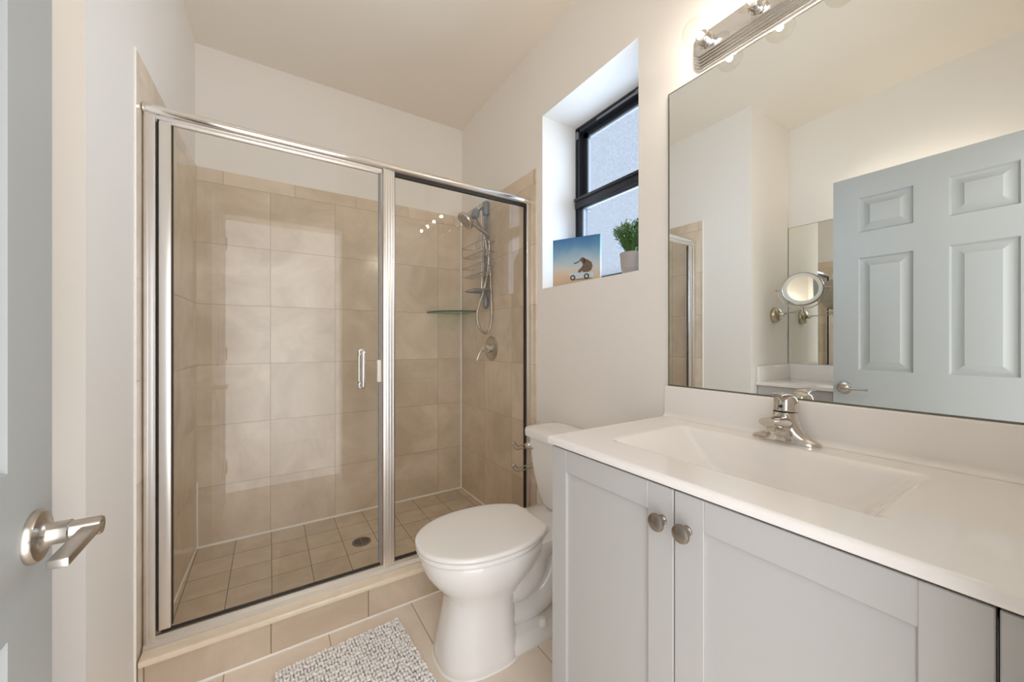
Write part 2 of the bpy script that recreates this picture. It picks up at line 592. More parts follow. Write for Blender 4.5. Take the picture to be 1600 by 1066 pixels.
# ------------------------------------------------------------------ shower enclosure
enc = thing('shower_enclosure', (-0.77, 1.69, 0.142), 'framed clear glass shower enclosure standing on the tiled step', 'shower enclosure')
EY = 1.690
xL = xl(EY) + 0.004
b = MB()
prof = []
for k in range(14):      # rounded front of the header
    a = -PI / 2 + PI * k / 13
    prof.append((EY - 0.012 - 0.018 * math.cos(a), 1.900 + 0.0165 * math.sin(a)))
prof += [(EY + 0.022, 1.9165), (EY + 0.022, 1.8835)]
b.prism([(xL, y, z) for y, z in prof], (-0.008 - xL - 0.001, 0, 0))
build('header_rail', b, M['alup'], enc, label='bright rounded header rail')
b = MB().box((xL + 0.03, EY - 0.014, 1.874), (-0.795, EY + 0.014, 1.884)).box((xL + 0.03, EY - 0.006, 1.868), (-0.795, EY + 0.006, 1.875))
build('door_stop', b, M['alu'], enc, smooth=0)
b = MB().box((xL, EY - 0.018, 0.142), (xL + 0.030, EY + 0.018, 1.884), 0.002).box((xL + 0.008, EY - 0.021, 0.150), (xL + 0.011, EY - 0.017, 1.884)).box((xL + 0.024, EY - 0.021, 0.150), (xL + 0.030, EY - 0.017, 1.884))
build('wall_jamb', b, M['alu'], enc, smooth=30)
b = MB().box((-0.032, EY - 0.018, 0.142), (-0.009, EY + 0.018, 1.884), 0.002)
build('wall_jamb', b, M['alu'], enc, smooth=30)
b = MB().box((-0.790, EY - 0.020, 0.160), (-0.742, EY + 0.016, 1.884), 0.002)
for k in range(4):
    b.box((-0.783 + k * 0.011, EY - 0.0225, 0.165), (-0.778 + k * 0.011, EY - 0.019, 1.884), 0.001)
build('center_post', b, M['alu'], enc, smooth=30)
b = MB()
pf = [(EY - 0.030, 0.142), (EY - 0.030, 0.146), (EY - 0.016, 0.156), (EY - 0.016, 0.172), (EY + 0.014, 0.172), (EY + 0.014, 0.166), (EY + 0.026, 0.150), (EY + 0.026, 0.142)]
b.prism([(xL, y, z) for y, z in pf], (-0.009 - xL, 0, 0))
build('bottom_track', b, M['alud'], enc, smooth=20)
fixp = build('fixed_panel', box((-0.744, EY - 0.004, 0.170), (-0.030, EY + 0.004, 1.884)), M['glass'], enc, smooth=0, label='narrow fixed glass panel at the right')
b = MB().box((-0.744, EY - 0.008, 0.172), (-0.737, EY + 0.008, 1.884)).box((-0.038, EY - 0.010, 0.172), (-0.030, EY + 0.008, 1.884))
b.box((-0.742, EY - 0.009, 1.872), (-0.032, EY + 0.008, 1.884)).box((-0.742, EY - 0.008, 0.171), (-0.032, EY + 0.008, 0.177))
build('gasket', b, M['gasket'], fixp, smooth=0)
sdoor = build('glass_door', box((xL + 0.060, EY - 0.004, 0.177), (-0.800, EY + 0.004, 1.870)), M['glass'], enc, smooth=0, label='wide hinged glass door at the left')
b = MB().box((xL + 0.037, EY - 0.018, 0.186), (xL + 0.068, EY + 0.014, 1.868), 0.0025)
build('hinge_stile', b, M['alu'], sdoor, smooth=30)
b = MB().box((xL + 0.031, EY - 0.006, 0.180), (xL + 0.037, EY + 0.008, 1.880)).box((xL + 0.068, EY - 0.006, 0.190), (xL + 0.071, EY + 0.006, 1.866))
b.box((xL + 0.040, EY - 0.005, 0.1725), (-0.800, EY + 0.005, 0.178))
build('gasket', b, M['gasket'], sdoor, smooth=0)
b = MB().box((-0.806, EY - 0.006, 0.188), (-0.797, EY + 0.006, 1.870))
build('edge_strip', b, M['greyplastic'], sdoor, smooth=0)
hx = -0.877
for sgn in (-1, 1):
    y0 = EY + sgn * 0.004
    y1 = EY + sgn * 0.042
    b = MB().tube([(hx, y0, 0.955), (hx, y1 - sgn * 0.010, 0.955), (hx, y1, 0.965), (hx, y1, 1.085), (hx, y1 - sgn * 0.010, 1.095), (hx, y0, 1.095)], 0.0095, 12, smooth=4)
    for z in (0.955, 1.095):
        b.lathe([(0.014, 0), (0.014, 0.004), (0.010, 0.006)], (hx, y0, z), (0, sgn, 0), 18)
    build('pull_handle', b, M['chrome'], sdoor)
b = MB().box((-0.813, EY - 0.012, 0.965), (-0.797, EY + 0.008, 1.060), 0.002)
build('magnet_catch', b, M['rubber'], sdoor, label='small white door catch')

# ------------------------------------------------------------------ shower fittings
b = MB()
dc = (-0.785, 2.155)
b.lathe([(0.048, 0.0555), (0.048, 0.058), (0.044, 0.060), (0.0, 0.060)], (dc[0], dc[1], 0), n=40)
dr = build('shower_drain', b, M['drain'], base=(dc[0], dc[1], 0.055), label='round metal drain set in the shower floor', cat='drain')
b = MB()
for i in range(-3, 4):
    w = math.sqrt(0.038 ** 2 - (i * 0.010) ** 2)
    for sgn in (-1, 1):
        b.box((dc[0] + (0.003 if sgn > 0 else -w), dc[1] + i * 0.010 - 0.002, 0.0590), (dc[0] + (w if sgn > 0 else -0.003), dc[1] + i * 0.010 + 0.002, 0.0603))
build('slots', b, M['hole'], dr, smooth=0)

WT = -0.008       # face of the tiles on the right shower wall
vy, vz = 2.100, 1.095
val = thing('shower_valve', (WT, vy, vz), 'round chrome shower valve with a curved lever on the tiled wall', 'shower valve')
b = MB().lathe([(0.078, 0), (0.078, 0.004), (0.070, 0.010), (0.040, 0.014), (0.0, 0.015)], (WT, vy, vz), (-1, 0, 0), 40)
build('escutcheon', b, M['brushed'], val)
b = MB().lathe([(0.030, 0.012), (0.028, 0.040), (0.024, 0.058), (0.014, 0.064), (0, 0.065)], (WT, vy, vz), (-1, 0, 0), 28)
build('hub', b, M['chrome'], val)
b = MB().tube([(WT - 0.050, vy, vz), (WT - 0.066, vy + 0.012, vz - 0.010), (WT - 0.080, vy + 0.022, vz - 0.040), (WT - 0.092, vy + 0.024, vz - 0.075)], lambda t: 0.014 - 0.008 * t, 12, smooth=6)
build('lever', b, M['chrome'], val)

# hand shower on its arm and slide bar
sh = thing('hand_shower', (WT, 2.13, 1.36), 'chrome hand shower on a wall arm with a long looping hose', 'hand shower')
b = MB().lathe([(0.032, 0), (0.032, 0.006), (0.022, 0.012), (0.0, 0.013)], (WT, 2.16, 2.005), (-1, 0, 0), 28)
build('flange', b, M['brushed'], sh)
b = MB().tube([(WT - 0.004, 2.16, 2.005), (-0.05, 2.15, 2.00), (-0.10, 2.11, 1.965), (-0.135, 2.075, 1.930)], 0.0115, 12, smooth=5)
build('arm', b, M['chrome'], sh)
b = MB().box((-0.036, 2.128, 1.375), (-0.022, 2.158, 1.985), 0.004)
b.box((-0.045, 2.122, 1.955), (WT, 2.168, 2.045), 0.010).lathe([(0.0, -0.05), (0.012, -0.042), (0.020, -0.02), (0.020, 0.02), (0.014, 0.035), (0, 0.04)], (-0.03, 2.14, 1.395), (0, 0, 1), 16)
b.box((-0.030, 2.133, 1.385), (WT, 2.153, 1.415), 0.003)
build('slide_bar', b, M['greyplastic'], sh, label='grey slide bar fixed to the tiles')
b = MB().lathe([(0.014, -0.03), (0.022, -0.02), (0.026, 0.0), (0.024, 0.03), (0.016, 0.045)], (-0.142, 2.068, 1.918), (0.30, 0.33, 0.62), 20)
build('holder', b, M['greyplastic'], sh)
d = Vector((-0.74, 0.02, -0.67)).normalized()
hc = Vector((-0.218, 2.045, 1.862))
b = MB().lathe([(0.012, -0.046), (0.034, -0.030), (0.054, -0.008), (0.058, 0.004), (0.054, 0.012), (0.048, 0.013), (0.046, 0.009), (0.0, 0.009)], hc, d, 32)
head = build('shower_head', b, M['brushed'], sh)
b = MB()
q = Vector((0, 0, 1)).rotation_difference(d)
for r, n in ((0.012, 6), (0.024, 12), (0.036, 18)):
    for k in range(n):
        c = hc + q @ Vector((r * math.cos(2 * PI * k / n), r * math.sin(2 * PI * k / n), 0.010))
        b.lathe([(0.0022, -0.001), (0.0018, 0.003)], c, d, 6)
build('nozzles', b, M['gasket'], head)['kind'] = 'stuff'
hd_end = Vector((-0.060, 2.05, 1.800))
b = MB().tube([hc + d * -0.020, hc.lerp(hd_end, 0.35) + Vector((0, 0, 0.012)), hc.lerp(hd_end, 0.7) + Vector((0, 0, 0.006)), hd_end], lambda t: 0.0165 - 0.0045 * t, 14, smooth=6)
build('handle', b, M['brushed'], sh)
hose = [(-0.060, 2.05, 1.800), (-0.044, 2.075, 1.785), (-0.036, 2.08, 1.74), (-0.036, 2.085, 1.70), (-0.042, 2.09, 1.582), (-0.066, 2.09, 1.478), (-0.101, 2.09, 1.375), (-0.119, 2.09, 1.294), (-0.101, 2.09, 1.226),
        (-0.066, 2.09, 1.193), (-0.034, 2.09, 1.207), (-0.0195, 2.085, 1.265), (-0.0195, 2.08, 1.339), (-0.0195, 2.09, 1.482), (-0.022, 2.10, 1.604), (-0.045, 2.105, 1.744), (-0.070, 2.10, 1.834), (-0.105, 2.09, 1.875), (-0.130, 2.080, 1.895)]
build('hose', MB().tube(hose, 0.0080, 10, smooth=6), M['brushed'], sh)

# wire caddy
cad = thing('shower_caddy', (-0.03, 2.14, 1.44), 'wire shower caddy with two baskets hanging beside the hand shower', 'shower caddy')
b = MB()
b.tube([(-0.052, 2.152, 1.985), (-0.052, 2.152, 1.44)], 0.0035, 8)
b.tube([(-0.052, 2.152, 1.982), (-0.066, 2.150, 2.018), (-0.085, 2.130, 2.005), (-0.088, 2.126, 1.985)], 0.0035, 8, smooth=4)
build('rod', b, M['chrome'], cad)


def basket(z0, z1, d0, d1, y0, y1):
    b = MB()
    for z, ins in ((z1, 0.0), (z0, 0.006)):
        b.tube([(-0.045, y0 + ins, z), (-d1 + ins, y0 + ins, z), (-d1 + ins, y1 - ins, z), (-0.045, y1 - ins, z)], 0.0028, 6, closed=True)
    n = 7
    for k in range(n):
        y = y0 + 0.012 + (y1 - y0 - 0.024) * k / (n - 1)
        b.tube([(-0.045, y, z0), (-d1 + 0.006, y, z0)], 0.0018, 5)
    for y in (y0, y0 + (y1 - y0) / 3, y1 - (y1 - y0) / 3, y1):
        b.tube([(-d1, y, z1), (-d1 + 0.006, y, z0)], 0.002, 5)
    for x in (-0.07, -0.11):
        b.tube([(x, y0 + 0.006, z0), (x, y1 - 0.006, z0)], 0.0018, 5)
    return b


build('basket', basket(1.690, 1.752, 0.04, 0.128, 1.995, 2.285), M['brushed'], cad, label='upper wire basket')
build('basket', basket(1.560, 1.618, 0.04, 0.128, 1.995, 2.285), M['brushed'], cad, label='lower wire basket')
b = MB()
for k in range(7):
    x = -0.05 - 0.014 * k
    b.tube([(x, 2.055 + 0.003 * abs(k - 3), 1.462), (x, 2.10, 1.452), (x, 2.18, 1.452), (x, 2.225 - 0.003 * abs(k - 3), 1.462)], 0.003, 6, smooth=3)
b.tube([(-0.048, 2.05, 1.464), (-0.140, 2.06, 1.464), (-0.140, 2.22, 1.464), (-0.048, 2.23, 1.464)], 0.0032, 6, closed=True)
build('soap_dish', b, M['greyplastic'], cad, label='grey wire soap dish at the bottom')

# glass corner shelf
b = MB()
R = 0.262
cy = YB - 0.008
arc = [(-R * math.cos(a) - 0.009, cy - R * math.sin(a) - 0.001, 1.340) for a in [PI / 2 * k / 20 for k in range(21)]]
b.prism([(-0.009, cy - 0.001, 1.340)] + arc, (0, 0, 0.008))
cs = build('corner_shelf', b, M['greenglass'], base=(-0.05, cy - 0.05, 1.34), smooth=0, label='green glass corner shelf across the tiled shower corner', cat='shelf')
b = MB().tube([(p[0], p[1], 1.344) for p in arc], 0.0042, 6)
build('front_edge', b, M['greenedge'], cs, label='dark green polished edge')

# ------------------------------------------------------------------ toilet
TA = math.radians(0.8)
TO = Vector((-0.006, 1.252, 0))
TX = Matrix.Translation(TO) @ Matrix.Rotation(-TA, 4, 'Z')   # local a = towards the bowl tip is -x


def egg(z, f, bk, w, n=2.2, ac=None, seg=128, clip=None, nb=None):
    ac = 0.52 if ac is None else ac
    pts = []
    for k in range(seg):
        t = 2 * PI * k / seg
        c, s_ = math.cos(t), math.sin(t)
        nn = n if c >= 0 else (nb or n)
        a = ac + (f - ac if c >= 0 else ac - bk) * math.copysign(abs(c) ** (2 / nn), c)
        bb = w * math.copysign(abs(s_) ** (2 / nn), s_)
        if clip is not None:
            a = max(a, clip)
        pts.append(Vector((-a, bb, z)))
    return pts


def rrect(z, a0, a1, w, r=0.03, seg=6):
    pts = []
    for (ca, cb, st) in ((a1 - r, w - r, 0), (a0 + r, w - r, 1), (a0 + r, -w + r, 2), (a1 - r, -w + r, 3)):
        for k in range(seg + 1):
            t = st * PI / 2 + PI / 2 * k / seg
            pts.append(Vector((-(ca + r * math.cos(t)), cb + r * math.sin(t), z)))
    return pts


toi = thing('toilet', (-0.40, 1.24, 0), 'white two-piece toilet with closed lid beside the vanity', 'toilet')
b = MB()
secs = [(0.0, .697, .405, .134, 2.7), (0.006, .700, .402, .137, 2.7), (0.03, .695, .405, .132, 2.7), (0.10, .682, .415, .122, 2.6), (0.17, .668, .415, .115, 2.5), (0.215, .664, .405, .116, 2.4),
        (0.245, .674, .375, .127, 2.3), (0.275, .700, .34, .146, 2.2), (0.305, .725, .31, .163, 2.15), (0.335, .743, .285, .175, 2.15), (0.365, .752, .27, .181, 2.15), (0.388, .756, .26, .183, 2.15), (0.396, .753, .262, .180, 2.15), (0.398, .740, .275, .168, 2.15)]
b.rings([egg(z, f, bk, w, n) for z, f, bk, w, n in secs])
# trapway behind the pedestal
b.tube([(-0.46, 0, 0.235), (-0.38, 0, 0.215), (-0.33, 0, 0.235), (-0.30, 0, 0.30), (-0.24, 0, 0.335)], lambda t: 0.098 - 0.02 * t, 24, smooth=5)
b.tube([(-0.42, 0, 0.10), (-0.34, 0, 0.085), (-0.26, 0, 0.10), (-0.20, 0, 0.17), (-0.17, 0, 0.26)], lambda t: 0.066 - 0.008 * t, 24, smooth=5)
b.rings([rrect(z, a0, 0.50, w, 0.05) for z, a0, w in ((0, .205, .122), (0.012, .203, .124), (0.035, .206, .118), (0.050, .215, .100))])
# deck the tank stands on
b.rings([rrect(z, a0, a1, w, 0.04) for z, a0, a1, w in ((0.330, .10, .34, .085), (0.345, .06, .38, .115), (0.362, .035, .40, .135), (0.388, .03, .40, .140), (0.394, .034, .395, .134))])
b.xf(TX)
bowl = build('bowl', b, M['porc'], toi, smooth=50)
b = MB().rings([egg(0.0002, .705, .40, .142, 2.7), egg(0.004, .702, .402, .139, 2.7)])
b.xf(TX)
build('caulk_bead', b, M['caulk'], bowl)
for sg in (-1, 1):
    b = MB().lathe([(0.017, 0.050), (0.016, 0.068), (0.011, 0.076), (0, 0.078)], (-0.31, sg * 0.100, 0), n=20)
    b.xf(TX)
    build('bolt_cap', b, M['rubber'], bowl)
b = MB().rings([egg(0.400, .764, .285, .186, 2.15, clip=.31), egg(0.404, .768, .283, .189, 2.15, clip=.305), egg(0.413, .768, .283, .189, 2.15, clip=.305), egg(0.4165, .764, .286, .186, 2.15, clip=.31), egg(0.4168, .752, .290, .174, 2.15, clip=.32), egg(0.4222, .752, .290, .174, 2.15, clip=.32)])
b.xf(TX)
build('seat', b, M['seat'], toi, smooth=50)
lid_secs = [(0.4212, .767, .258, .185, .297), (0.4235, .771, .254, .189, .293), (0.4310, .771, .254, .189, .293), (0.4345, .767, .258, .185, .297), (0.4358, .758, .266, .177, .304), (0.4366, .72, .30, .145, .335), (0.4370, .60, .45, .05, .47)]
b = MB().rings([egg(z, f, bk, w, 2.15, clip=cl) for z, f, bk, w, cl in lid_secs])
b.xf(TX)
build('lid', b, M['seat'], toi, smooth=50, label='closed white toilet lid')
for sg in (-1, 1):
    b = MB().box((-0.305, sg * 0.075 - 0.022, 0.396), (-0.272, sg * 0.075 + 0.022, 0.424), 0.008)
    b.xf(TX)
    build('hinge', b, M['seat'], toi)
tz = [(0.392, .050, .150, .095, .04), (0.398, .040, .162, .112, .045), (0.42, .034, .172, .128, .05), (0.47, .030, .184, .146, .05), (0.54, .026, .194, .160, .05), (0.62, .024, .201, .171, .048), (0.708, .022, .206, .180, .045)]
b = MB().rings([rrect(z, a0, a1, w, r) for z, a0, a1, w, r in tz])
b.xf(TX)
tank = build('tank', b, M['porc'], toi, smooth=50)
b = MB().rings([rrect(z, a0, a1, w, r) for z, a0, a1, w, r in ((0.708, .016, .214, .188, .045), (0.711, .012, .219, .194, .048), (0.735, .012, .220, .195, .048), (0.745, .015, .216, .191, .046), (0.751, .024, .206, .180, .04), (0.7525, .05, .18, .15, .03))])
b.xf(TX)
build('tank_lid', b, M['porc'], tank, smooth=50)
b = MB().lathe([(0.016, 0), (0.016, 0.006), (0.012, 0.012), (0, 0.013)], (-0.2045, 0.146, 0.668), (-1, 0, 0), 20)
b.box((-0.224, 0.096, 0.660), (-0.214, 0.156, 0.672), 0.004)
b.xf(TX)
build('flush_lever', b, M['chrome'], tank)

# wire roll holder hanging over the far side of the tank
rh = thing('toilet_roll_holder', (-0.14, 1.47, 0.52), 'empty double wire roll holder hooked over the tank', 'roll holder')
b = MB()
RX = TX @ Matrix.Translation((0, 0.206, 0))
b.tube([(-0.13, -0.05, 0.757), (-0.13, -0.012, 0.757), (-0.13, 0.0, 0.742), (-0.13, 0.0, 0.53)], 0.0032, 8, smooth=3)
b.xf(RX)
build('hook_rod', b, M['chrome'], rh)
for z in (0.650, 0.548):
    b = MB()
    b.tube([(-0.13, 0.0, z + 0.010), (-0.205, 0.0, z + 0.004), (-0.228, 0.0, z + 0.002), (-0.246, 0, z + 0.022), (-0.256, 0, z + 0.020), (-0.254, 0, z + 0.008), (-0.236, 0, z - 0.012), (-0.205, 0, z - 0.012), (-0.13, 0.0, z - 0.008)], 0.003, 8, smooth=4)
    b.sphere((-0.254, 0, z + 0.019), 0.006, 10)
    b.xf(RX)
    build('roll_arm', b, M['brushed'], rh, label=('upper' if z > 0.6 else 'lower') + ' bent wire arm')

# ------------------------------------------------------------------ vanity
CT = 0.877
CX = -0.550
VL = 0.838            # far end of the counter
VR = YF + 0.0015
cabn = thing('vanity_cabinet', (-0.27, 0.45, 0), 'white vanity cabinet with two shaker doors below the sink', 'cabinet')
FX = -0.543           # door faces
CY1, CY0 = 0.822, 0.0595
b = MB()
b.box((-0.5245, CY0, 0.09), (-0.008, CY0 + 0.016, 0.857)).box((-0.5245, CY1 - 0.016, 0.0), (-0.008, CY1, 0.857))
b.box((-0.5245, CY0, 0.09), (-0.008, CY1, 0.106)).box((-0.030, CY0, 0.09), (-0.008, CY1, 0.857))
b.box((-0.5245, CY0, 0.835), (-0.40, CY1, 0.8565)).box((-0.45, CY0, 0.0), (-0.435, CY1, 0.09))
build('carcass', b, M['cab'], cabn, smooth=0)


def shaker(y0, y1, z0, z1, x0, x1):
    """shaker door: stiles, rails and a sunk panel as one mesh; x0 is the outer face"""
    w = 0.0585
    b = MB()
    b.box((x0, y0, z0), (x1, y0 + w, z1), 0.0012, 1).box((x0, y1 - w, z0), (x1, y1, z1), 0.0012, 1)
    b.box((x0, y0 + w, z0), (x1, y1 - w, z0 + w), 0.0012, 1).box((x0, y0 + w, z1 - w), (x1, y1 - w, z1), 0.0012, 1)
    b.box((x0 + 0.008, y0 + w - 0.002, z0 + w - 0.002), (x1 - 0.002, y1 - w + 0.002, z1 - w + 0.002))
    return b


ymid = 0.446


def knob(y, z, parent):
    b = MB().lathe([(0.0095, 0.0), (0.0095, 0.003), (0.0060, 0.007), (0.0058, 0.012), (0.0095, 0.017), (0.0160, 0.0185), (0.0178, 0.0215), (0.0165, 0.0255), (0.011, 0.0285), (0, 0.030)], (FX, y, z), (-1, 0, 0), 28, sx=1.0)
    build('knob', b, M['knobm'], parent)


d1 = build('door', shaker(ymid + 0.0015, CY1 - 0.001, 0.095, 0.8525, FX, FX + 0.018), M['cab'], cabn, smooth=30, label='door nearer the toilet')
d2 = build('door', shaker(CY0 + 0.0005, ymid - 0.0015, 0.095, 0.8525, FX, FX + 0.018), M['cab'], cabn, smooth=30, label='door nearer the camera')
knob(ymid + 0.0245, 0.785, d1)
knob(ymid - 0.0285, 0.785, d2)
cab2 = thing('drawer_cabinet', (-0.27, 0.04, 0), 'white cabinet edge at the right end of the vanity', 'cabinet')
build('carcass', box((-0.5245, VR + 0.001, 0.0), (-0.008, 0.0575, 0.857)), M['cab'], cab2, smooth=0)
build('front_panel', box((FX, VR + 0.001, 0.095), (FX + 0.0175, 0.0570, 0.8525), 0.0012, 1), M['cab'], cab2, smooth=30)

# countertop with the integral basin and splash
ct = thing('countertop', (-0.27, 0.43, 0.858), 'white cultured marble countertop with a rectangular basin', 'countertop')
b = MB()
bm = b.bm
BX0, BX1, BY0, BY1 = -0.428, -0.116, 0.178, 0.706     # basin rim


def rim(x0, x1, y0, y1, r, z, seg=8):
    pts = []
    for (cx, cy_, st) in ((x1 - r, y1 - r, 0), (x0 + r, y1 - r, 1), (x0 + r, y0 + r, 2), (x1 - r, y0 + r, 3)):
        for k in range(seg + 1):
            t = st * PI / 2 + PI / 2 * k / seg
            pts.append(Vector((cx + r * math.cos(t), cy_ + r * math.sin(t), z)))
    return pts


def rect_ring(ref, x0, x1, y0, y1, z, r):
    """points on a rounded rectangle matching ref's count (for the outer rim)"""
    return rim(x0, x1, y0, y1, r, z)


ox0, ox1, oy0, oy1 = CX, -0.0005, VR, VL
outer = [rim(ox0 + 0.002, ox1 - 0.002, oy0 + 0.0, oy1 - 0.002, 0.004, 0.8575), rim(ox0, ox1, oy0, oy1, 0.005, 0.8605), rim(ox0, ox1, oy0, oy1, 0.005, 0.870), rim(ox0 + 0.002, ox1, oy0, oy1 - 0.002, 0.005, 0.8752), rim(ox0 + 0.006, ox1, oy0, oy1 - 0.006, 0.006, CT), rim(ox0 + 0.008, ox1 - 0.0005, oy0 + 0.0005, oy1 - 0.008, 0.006, CT)]
inner = [rim(BX0 - 0.0135, BX1 + 0.0135, BY0 - 0.0175, BY1 + 0.0135, 0.0295, CT), rim(BX0 - 0.012, BX1 + 0.012, BY0 - 0.016, BY1 + 0.012, 0.028, CT), rim(BX0 - 0.006, BX1 + 0.005, BY0 - 0.010, BY1 + 0.006, 0.024, CT - 0.0004), rim(BX0 - 0.001, BX1 + 0.001, BY0 - 0.003, BY1 + 0.001, 0.022, CT - 0.0022), rim(BX0 + 0.003, BX1 - 0.002, BY0 + 0.003, BY1 - 0.003, 0.020, CT - 0.0052)]
for t, z in ((0.08, CT - 0.013), (0.25, CT - 0.034), (0.5, CT - 0.063), (0.72, CT - 0.086), (0.9, CT - 0.098), (1.0, CT - 0.101)):
    e = t ** 1.0
    inner.append(rim(BX0 + 0.006 + 0.050 * t ** 1.3, BX1 - 0.005 - 0.040 * t ** 1.3, BY0 + 0.006 + 0.10 * e, BY1 - 0.006 - 0.13 * e, 0.02 + 0.02 * t, z))
inner.append(rim(-0.300, -0.240, 0.40, 0.47, 0.025, CT - 0.106))
b.rings(outer + inner, cap0=False, cap1=True)
build('slab', b, M['marble'], ct, smooth=60)
pr_ = [(-0.0005, CT - 0.002), (-0.038, CT - 0.002), (-0.038, CT)]
for k in range(9):
    t = PI / 2 * k / 8
    pr_.append((-0.036 + 0.016 * math.sin(t), CT + 0.016 - 0.016 * math.cos(t)))
pr_ += [(-0.020, 0.976), (-0.018, 0.981), (-0.014, 0.983), (-0.0005, 0.983)]
b = MB().prism([(x, VL - 0.003, z) for x, z in pr_], (0, VR - VL + 0.003, 0))
build('backsplash', b, M['marble'], ct, smooth=35)
b = MB().lathe([(0.021, CT - 0.104), (0.021, CT - 0.100), (0.016, CT - 0.098), (0, CT - 0.100)], (-0.27, 0.435, 0), n=24)
build('basin_drain', b, M['chrome'], ct)

# faucet
FY, FXc = 0.447, -0.058
fa = thing('faucet', (FXc, FY, CT), 'chrome single-lever faucet behind the basin', 'faucet')
b = MB()


def oval(cx, cy_, z, rx, ry, n=40, p=2.0):
    return [Vector((cx + rx * math.copysign(abs(math.cos(2 * PI * k / n)) ** (2 / p), math.cos(2 * PI * k / n)), cy_ + ry * math.copysign(abs(math.sin(2 * PI * k / n)) ** (2 / p), math.sin(2 * PI * k / n)), z)) for k in range(n)]


b.rings([oval(FXc, FY, z, rx, ry, p=2.3) for z, rx, ry in ((CT + 0.0003, .0270, .0790), (CT + .003, .0275, .0795), (CT + .008, .0262, .0770), (CT + .013, .0235, .066), (CT + .020, .0232, .053), (CT + .030, .0250, .043), (CT + .042, .0255, .036), (CT + .056, .0240, .0300), (CT + .068, .0262, .0278), (CT + .079, .0266, .0268))])
# spout
sp = []
for t in range(9):
    f = t / 8
    x = FXc - 0.004 - 0.100 * f
    z = CT + 0.047 + 0.016 * f
    hw = 0.0245 - 0.006 * f * f
    hh = 0.0225 - 0.0115 * f
    sp.append([Vector((x + 0.35 * hh * math.sin(2 * PI * k / 24), FY + hw * math.cos(2 * PI * k / 24), z + hh * math.sin(2 * PI * k / 24))) for k in range(24)])
b.rings(sp)
b.lathe([(0.0115, -0.012), (0.0125, -0.010), (0.0125, 0.004), (0.010, 0.006)], (FXc - 0.088, FY, CT + 0.050), n=24)
body = build('body', b, M['faucet'], fa, smooth=40)
b = MB().lathe([(0.0275, 0.0), (0.0282, 0.004), (0.0282, 0.018), (0.0270, 0.028), (0.0235, 0.037), (0.0165, 0.043), (0.007, 0.0455), (0, 0.0458)], (FXc + 0.002, FY, CT + 0.0800), (0.10, 0, 1), 36)
hh_ = build('handle', b, M['faucet'], fa, smooth=40)
b = MB()
pad = []
for t in range(8):
    f = t / 7
    x = FXc + 0.012 - 0.066 * f
    z = CT + 0.1195 + 0.004 * math.sin(PI * f) + 0.006 * f
    w = 0.019 - 0.005 * f
    h_ = 0.0065 - 0.003 * f
    pad.append([Vector((x, FY + w * math.cos(2 * PI * k / 20), z + h_ * math.sin(2 * PI * k / 20))) for k in range(20)])
b.rings(pad)
build('lever', b, M['faucet'], fa, smooth=40)
b = MB().tube([(FXc + 0.002, FY, CT + 0.0788), (FXc + 0.002, FY, CT + 0.0805)], 0.0272, 32)
build('seam_ring', b, M['gasket'], fa)
b = MB().lathe([(0.004, 0), (0.004, 0.002), (0.002, 0.0025)], (FXc - 0.0255, FY, CT + 0.095), (-1, 0, 0.1), 14)
build('set_screw', b, M['gasket'], hh_)

# wall mirror
mir = build('wall_mirror', box((-0.0055, 0.024, 0.986), (-0.0005, 0.829, 2.021)), M['mirror'], smooth=0, label='large frameless wall mirror above the counter', cat='mirror')
b = MB()
b.box((-0.0062, 0.826, 0.986), (-0.0005, 0.8305, 2.0225)).box((-0.0062, 0.024, 2.0195), (-0.0005, 0.8305, 2.0225)).box((-0.0070, 0.024, 0.9835), (-0.0005, 0.8305, 0.9875))
build('edge', b, M['mirroredge'], mir, smooth=0)

